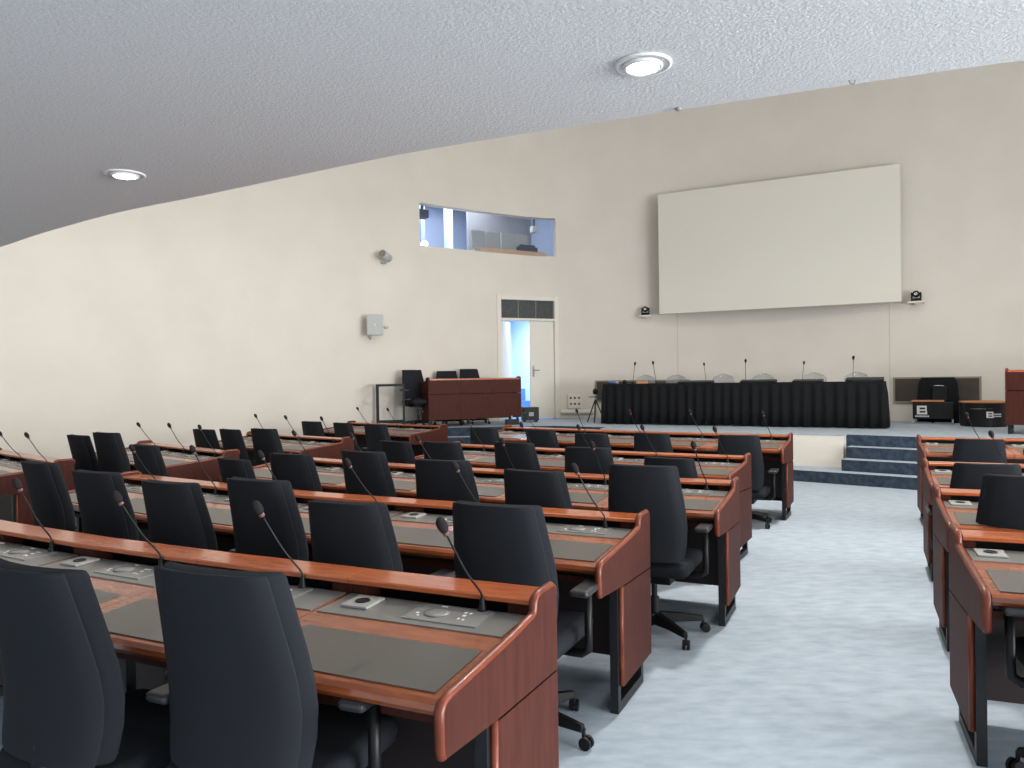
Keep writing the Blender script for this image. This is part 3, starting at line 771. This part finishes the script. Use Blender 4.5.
# black steel frame left of the clerk desk
p = Vector((-2.23, 13.95, STG))
t = thing('steel_frame', 'black square steel frame stand beside the stage clerk desk', 'frame', p, R(8))
fw, fh, fd = .48, .82, .42
for x in (-fw/2, fw/2):
    for y in (0, fd):
        bm = newbox(x-.02, x+.02, y-.02, y+.02, 0, fh); obj('leg', bm, STEEL, t)
for y in (0, fd):
    for z in (.12, fh-.02):
        bm = newbox(-fw/2+.02, fw/2-.02, y-.018, y+.018, z-.02, z+.02); obj('rail', bm, STEEL, t)
for x in (-fw/2, fw/2):
    for z in (.12, fh-.02):
        bm = newbox(x-.018, x+.018, .02, fd-.02, z-.02, z+.02); obj('rail', bm, STEEL, t)
# black flight case behind the desk at the doorway
p = at(526, 420, STG); p = Vector((.36, 15.6, STG))
t = thing('flight_case', 'black equipment case standing in front of the open white door', 'case', p, R(10))
bm = newbox(-.16, .16, -.14, .14, .03, .30); obj('body', bm, BLACKP, t, bevel=.01)
bm = newbox(-.05, .05, -.145, -.14, .12, .2); obj('tag', bm, PLATE, t)
for sx in (-1, 1):
    bm = newbox(sx*.12-.02, sx*.12+.02, -.1, .1, 0, .03); obj('foot', bm, STEEL, t)
p = Vector((.02, 14.75, STG))
t = thing('power_block', 'low black power block with white plug beside the clerk desk', 'power block', p, R(10))
bm = newbox(-.16, .1, -.06, .06, 0, .1); obj('body', bm, BLACKP, t, bevel=.008)
bm = newbox(-.05, -.02, -.02, .02, .1, .17); obj('plug', bm, PLATE, t)
# tripod stand left of the head table
p = Vector((1.62, 14.85, STG))
t = thing('tripod_stand', 'black tripod stand with grey pole at the head table left end', 'stand', p, 0)
bm = bmesh.new(); tube(bm, [(0, 0, .05), (0, 0, .56)], .014, 10); obj('pole', bm, GREYD, t)
for k in range(3):
    a = 2*PI*k/3 + .3; bm = bmesh.new(); tube(bm, [(0, 0, .46), (math.cos(a)*.2, math.sin(a)*.2, .012)], .012, 8); obj('leg', bm, STEEL, t)
bm = newbox(-.13, .13, -.08, .08, .50, .515); obj('tray', bm, BLACKP, t)
bm = bmesh.new(); lathe(bm, [(.02, .56), (.045, .57), (.05, .62), (.03, .66), (.004, .68)], 12); obj('head', bm, BLACKP, t, smooth=True)
# branded tubs on the right
def emblem(bm, mtx, s):
    # rounded white shape cut by two dark bars, like a bold letter with a flag edge
    box(bm, -.5*s, .5*s, -.003, 0, .78*s, 1.0*s, mtx); box(bm, -.5*s, -.22*s, -.003, 0, 0, .78*s, mtx)
    box(bm, -.22*s, .5*s, -.003, 0, .39*s, .58*s, mtx); box(bm, -.22*s, .55*s, -.003, 0, 0, .2*s, mtx)
    box(bm, .34*s, .5*s, -.003, 0, .58*s, .78*s, mtx); box(bm, .36*s, .53*s, -.003, 0, .2*s, .39*s, mtx)
pA, pB = at(915.5, 424.5, STG), at(951, 424.5, STG); 
c = (pA+pB)/2; wA = (pB-pA).length
t = thing('branded_counter', 'black box counter with white emblem on a low metal frame', 'counter', (c.x+.12, c.y+.22, STG), TANG)
wA = .62
bm = newbox(-wA/2, wA/2, -.2, .2, .09, .38); obj('body', bm, BLACKP, t, bevel=.01)
bm = bmesh.new()
for x in (-wA/2+.015, wA/2-.015):
    for y in (-.18, .18): box(bm, x-.012, x+.012, y-.012, y+.012, 0, .09)
box(bm, -wA/2, wA/2, -.192, -.168, .0, .02); box(bm, -wA/2, wA/2, .168, .192, 0, .02); box(bm, -.02, .02, -.19, .19, 0, .02); obj('base_frame', bm, CHROME, t)
bm = bmesh.new(); emblem(bm, rot(0, (-.17, -.2005, .17)), .15); obj('emblem', bm, MARK, t)
bm = bmesh.new()
for k in range(9): box(bm, -.27+k*.024, -.27+k*.024+.017, -.2035, -.2005, .125, .15)
obj('lettering', bm, MARK, t)
bm = newbox(-wA/2-.02, wA/2-.14, -.22, .12, .385, .41); obj('lid', bm, ORANGE, t, bevel=.006)
cc = Vector((c.x+.12, c.y+.22, 0)) + TN*.33 + TU*.08
t = thing('padded_case', 'black upright padded case with silver handle behind the emblem counter', 'case', (cc.x, cc.y, STG), TANG)
bm = bmesh.new(); loft(bm, [rounded(.66, -.1, .1, 0, .04), rounded(.66, -.1, .1, .4, .04), rounded(.60, -.09, .08, .70, .04), rounded(.52, -.06, .05, .80, .03)]); obj('body', bm, SKIRT, t, smooth=True)
bm = newbox(-.10, .14, -.125, -.085, .30, .66); obj('front_pocket', bm, BLACKP, t, bevel=.02)
bm = bmesh.new(); tube(bm, catmull([(-.06, -.115, .64), (-.05, -.15, .655), (.07, -.15, .655), (.08, -.115, .64)], 4), .012, 8); obj('handle', bm, CHROME, t, smooth=True)
pA, pB = at(962, 427, STG), at(1005, 427, STG); c = (pA+pB)/2
t = thing('round_drum', 'black round drum with a tan lid left of the right-edge clerk desk', 'drum', (c.x+.15, c.y+.24, STG), TANG)
bm = bmesh.new(); lathe(bm, [(.33, 0), (.335, .02), (.335, .38), (.33, .385)], 36); obj('body', bm, BLACKP, t, bevel=.004)
bm = bmesh.new(); lathe(bm, [(.345, .386), (.35, .39), (.35, .405), (.34, .41)], 36); obj('lid', bm, ORANGE, t)
bm = bmesh.new()
for k in range(7):
    a = R(-122 + k*8); box(bm, -.02, .02, -.003, .003, .29, .30, rot(a+PI/2, (.337*math.cos(a), .337*math.sin(a), 0)))
obj('chrome_handle', bm, CHROME, t)
bm = bmesh.new(); a = R(-78); emblem(bm, rot(a+PI/2, (.340*math.cos(a), .340*math.sin(a), .15)), .1)
obj('emblem', bm, MARK, t)
bm = bmesh.new()
for j in range(2):
    for k in range(5):
        a = R(-66 + k*4.2); box(bm, -.009, .009, -.003, .002, .165+.035*j, .183+.035*j, rot(a+PI/2, (.338*math.cos(a), .338*math.sin(a), 0)))
obj('lettering', bm, MARK, t)

# ------------------------------------------------------------------ on the walls
SL, SR = Vector((3.1, 15.95, 0)), Vector((7.1, 13.85, 0)); SU = (SR-SL).normalized(); SN = Vector((SU.y, -SU.x, 0)); SW = (SR-SL).length
sang = math.atan2(SU.y, SU.x)
c = (SL+SR)/2
scr = thing('projection_screen', 'large blank white projection screen on the stage wall', 'screen', (c.x, c.y, 2.82), sang)
bm = newbox(-SW/2, SW/2, -.01, .05, 0, 2.51); obj('screen_frame', bm, SCRF, scr, bevel=.006)
bm = newbox(-SW/2+.012, SW/2-.012, -.014, -.01, .012, 2.498); obj('screen_surface', bm, SCREEN, scr)
for sx in (-1, 1):
    bm = newbox(sx*SW*.3-.03, sx*SW*.3+.03, .05, .30, 1.9, 1.96); obj('wall_bracket', bm, STEEL, scr)
def ptz(px, pyshelf, label, out=.2):
    tt = wall_hit(px); p = wp(tt); n = wn(tt); a = math.atan2(wt(tt).y, wt(tt).x)
    q = p + n*.16
    z = HC + ray(px, pyshelf).z*q.y/ray(px, pyshelf).y
    sh = thing('wall_shelf', 'small white shelf under the %s' % label[0], 'shelf', (p.x, p.y, z), a, 'camera shelves')
    bm = newbox(-.13, .13, -.26, .03, -.03, 0); obj('board', bm, FRAMEW, sh, bevel=.004)
    bm = bmesh.new(); box(bm, -.02, .02, -.2, .02, -.06, -.03); obj('bracket', bm, FRAMEW, sh)
    t = thing('ptz_camera', label[1], 'camera', (q.x, q.y, z), a, 'pan-tilt cameras')
    bm = bmesh.new(); loft(bm, [rounded(.17, -.08, .08, 0, .03), rounded(.16, -.075, .075, .035, .03), rounded(.13, -.06, .06, .05, .03)]); obj('base', bm, BLACKP, t)
    bm = bmesh.new()
    for x in (-.072, .072): box(bm, x-.012, x+.012, -.035, .035, .045, .16)
    box(bm, -.08, .08, -.035, .035, .04, .055)
    obj('yoke', bm, BLACKP, t, bevel=.01)
    bm = bmesh.new(); lathe(bm, [(.055, -.05), (.06, -.03), (.06, .05), (.04, .065)], 18, Matrix.Translation((0, 0, .13)) @ Matrix.Rotation(PI/2, 4, 'X')); h = obj('head', bm, BLACKP, t, smooth=True)
    bm = bmesh.new(); lathe(bm, [(.026, .06), (.03, .07), (.022, .072), (.004, .069)], 16, Matrix.Translation((0, 0, .13)) @ Matrix.Rotation(PI/2, 4, 'X')); obj('lens', bm, CHROME, h)
ptz(647.5, 315.3, ('black camera left of the screen', 'black pan-tilt camera on a shelf left of the projection screen'))
ptz(918.5, 301.3, ('black camera right of the screen', 'black pan-tilt camera on a shelf right of the projection screen'))
# brown low wall panels
def low_panel(px0, px1, z0, z1, label):
    t0, t1 = wall_hit(px0), wall_hit(px1)
    a, b = wp(t0), wp(t1); L = (b-a).length; m = (a+b)/2; ang = math.atan2((b-a).y, (b-a).x); n = Vector(((b-a).y, -(b-a).x, 0)).normalized()
    t = thing('wall_panel', label, 'panel', (m.x, m.y, z0), ang, 'brown wall panels')
    bm = newbox(-L/2+.03, L/2-.03, -.03, .0, .03, z1-z0-.03); obj('board', bm, BROWNP, t)
    bm = bmesh.new(); h = z1-z0
    for x0, x1, y0, y1 in ((-L/2, L/2, 0, .03), (-L/2, L/2, h-.03, h), (-L/2, -L/2+.03, .03, h-.03), (L/2-.03, L/2, .03, h-.03)): box(bm, x0, x1, -.04, .0, y0, y1)
    obj('frame', bm, FRAMEG, t)
low_panel(893.5, 981.5, .98, 1.45, 'low brown wall panel with grey frame right of the head table')
low_panel(595.5, 690, .98, 1.455, 'low brown wall panel mostly hidden behind the head table left end')
# socket box
tt = wall_hit(574.5); p = wp(tt); a = math.atan2(wt(tt).y, wt(tt).x)
t = thing('socket_box', 'white wall box with six dark sockets right of the door', 'socket', (p.x, p.y, .86), a)
bm = newbox(-.15, .15, -.07, .02, 0, .30); obj('case', bm, FRAMEW, t, bevel=.006)
for i in range(3):
    for j in range(2):
        bm = bmesh.new(); lathe(bm, [(.024, 0), (.024, .004), (.012, .004)], 12, Matrix.Translation((-.09+.09*i, -.07, .09+.13*j)) @ Matrix.Rotation(PI/2, 4, 'X')); obj('socket', bm, STEEL, t)
bm = newbox(-.14, .14, -.05, .0, -.03, 0); obj('lower_lip', bm, GREYD, t)
# cable duct low on the wall
t0, t1 = wall_hit(560), wall_hit(594); a_, b_ = wp(t0), wp(t1)
bm = bmesh.new(); tube(bm, [xy(a_ + wn(t0)*.05, .78), xy(b_ + wn(t1)*.05, .78)], .05, 8); struct('baseboard_back', bm, FRAMEW)
# wall seams behind the screen
for px in (678, 890):
    tt = wall_hit(px); p = wp(tt)+wn(tt)*.002
    bm = bmesh.new(); tube(bm, [xy(p, STG), xy(p, 2.85)], .005, 6); struct('trim_1' if px == 678 else 'trim_2', bm, SCRF)
# grey speaker and camera on the left wall
tt = wall_hit(371); p = wp(tt); n = wn(tt)
q = p + n*.28; z = HC + ray(375, 325).z*q.y/ray(375, 325).y
q = Vector((ray(375, 325).x/ray(375, 325).y*q.y, q.y, z))
fa = math.atan2(-q.x*.0 + .75, -.25) + 0
t = thing('wall_speaker', 'grey square wall speaker on an arm, left wall', 'speaker', q, R(12))
bm = newbox(-.15, .15, -.07, .07, -.19, .19); obj('case', bm, GREYD, t, bevel=.012)
bm = bmesh.new(); lathe(bm, [(.022, 0), (.022, .006), (.01, .009), (.002, .009)], 14, Matrix.Translation((-.005, -.07, .0)) @ Matrix.Rotation(PI/2, 4, 'X')); obj('lamp_dot', bm, MARK, t)
bm = bmesh.new(); tube(bm, [(.15, 0, -.03), (.25, .0, -.045)], .018, 8); lathe(bm, [(.012, -.03), (.03, -.02), (.03, .02)], 10, Matrix.Translation((.2, 0, -.05))); obj('side_knob', bm, GREYD, t)
wl = rot(R(12), q).inverted() @ (xy(p, z)); 
bm = bmesh.new(); tube(bm, [(-.06, .06, -.1), (wl.x*.6-.03, wl.y*.6, -.2), (wl.x, wl.y+.02, -.26)], .018, 8); obj('arm', bm, GREYD, t)
tt = wall_hit(383); p = wp(tt); n = wn(tt); q = p + n*.2
z = HC + ray(386, 256).z*q.y/ray(386, 256).y
t = thing('bullet_camera', 'small grey security camera high on the left wall', 'camera', (q.x, q.y, z), R(-20))
bm = bmesh.new(); lathe(bm, [(.05, -.13), (.075, -.12), (.075, .1), (.06, .12)], 16, Matrix.Rotation(R(75), 4, 'X')); obj('body', bm, GREYD, t, smooth=True)
bm = bmesh.new(); lathe(bm, [(.062, .10), (.066, .14), (.05, .135), (.01, .13)], 16, Matrix.Rotation(R(75), 4, 'X')); obj('lens_hood', bm, FRAMEG, t, smooth=True)
wl = rot(R(-20), q).inverted() @ xy(p, 0)
bm = bmesh.new(); tube(bm, [(0, .05, -.03), (-.03, .08, -.12), (wl.x, wl.y, -.10)], .022, 8); obj('mount', bm, GREYD, t)

# ------------------------------------------------------------------ gallery downlights, hook and sensor
def downlight(px, py, lab, tilt):
    p = at(px, py, SZ)
    t = thing('ceiling_light', lab, 'ceiling light', p, 0, 'round downlights in the low ceiling')
    bm = bmesh.new(); lathe(bm, [(.092, -.001), (.105, -.001), (.105, -.007), (.094, -.010), (.088, -.004)], 36); obj('trim_ring', bm, TRIMW, t, smooth=True)
    bm = bmesh.new(); lathe(bm, [(.091, -.001), (.091, -.003), (.002, -.003)], 36); obj('recess_shade_disc', bm, DARKG, t)  # flat grey disc, no hole: the gap's shade is painted into its colour
    bm = bmesh.new(); lathe(bm, [(.060, -.003), (.074, -.003), (.072, -.014), (.062, -.018), (.058, -.012)], 32); obj('gimbal_ring', bm, TRIMW, t, smooth=True)
    bm = bmesh.new(); lathe(bm, [(.055, -.004), (.055, -.012), (.03, -.02), (.002, -.022)], 24); obj('bulb', bm, LAMPW, t, smooth=True)
    l = bpy.data.lights.new('downlight_spot', 'SPOT'); l.energy = 22; l.spot_size = R(110); l.spot_blend = .8; l.shadow_soft_size = .05; l.color = (1, .97, .92)
    o = bpy.data.objects.new('downlight_spot', l); C.objects.link(o); o.location = (p.x, p.y, SZ-.05)
downlight(643, 64, 'round bright downlight in the ceiling, above the projection screen side', 0)
downlight(125, 174, 'round bright downlight in the ceiling, at the left of the photo', 0)
p = at(678, 108, SZ); bm = bmesh.new(); lathe(bm, [(.012, .01), (.014, -.004), (.008, -.012), (.001, -.014)], 12, Matrix.Translation(p)); tag(obj('ceiling_sensor', bm, FRAMEG, smooth=True), 'tiny grey sensor at the low ceiling edge', 'sensor')
p = at(852, 80, SZ)
bm = bmesh.new(); tube(bm, [p + Vector((.012*math.cos(a), 0, -.004 + .012*math.sin(a))) for a in [R(150 + 24*k) for k in range(11)]], .0012, 6); tag(obj('wire_hook', bm, STEEL), 'tiny wire hook hanging from the low ceiling edge', 'hook')

# ------------------------------------------------------------------ light
def lamp(name, loc, power, rad, col):
    l = bpy.data.lights.new(name, 'POINT'); l.energy = power; l.shadow_soft_size = rad; l.color = col
    o = bpy.data.objects.new(name, l); C.objects.link(o); o.location = loc; return o
area('hall_key_lamp', (3.4, 7.3, 6.6), (-.1, -.3, -1), .5, .5, 400, (1, .97, .93))
area('hall_skylight', (-1.5, 5.4, 7.5), (-.4, -.2, -1), 6, 6, 190, (1, .99, .98))
area('side_windows', (11.0, 2.6, 4.8), (-1, .0, -.15), 6, 3.5, 540, (1, .99, .98))
area('rear_fill', (8.5, -2.6, 1.35), (-1, .32, .42), 7, 2.3, 1700, (.96, .98, 1))  # unseen fill lamp, added and tilted up to brighten the low soffit
w = bpy.data.worlds.new('world'); bpy.context.scene.world = w; w.use_nodes = True
bg = w.node_tree.nodes['Background']; bg.inputs['Color'].default_value = (.80, .90, 1, 1); bg.inputs['Strength'].default_value = 1.2
vs = bpy.context.scene.view_settings
vs.view_transform = 'Standard'; vs.look = 'None'; vs.exposure = 0.0; vs.gamma = 1; vs.use_curve_mapping = False
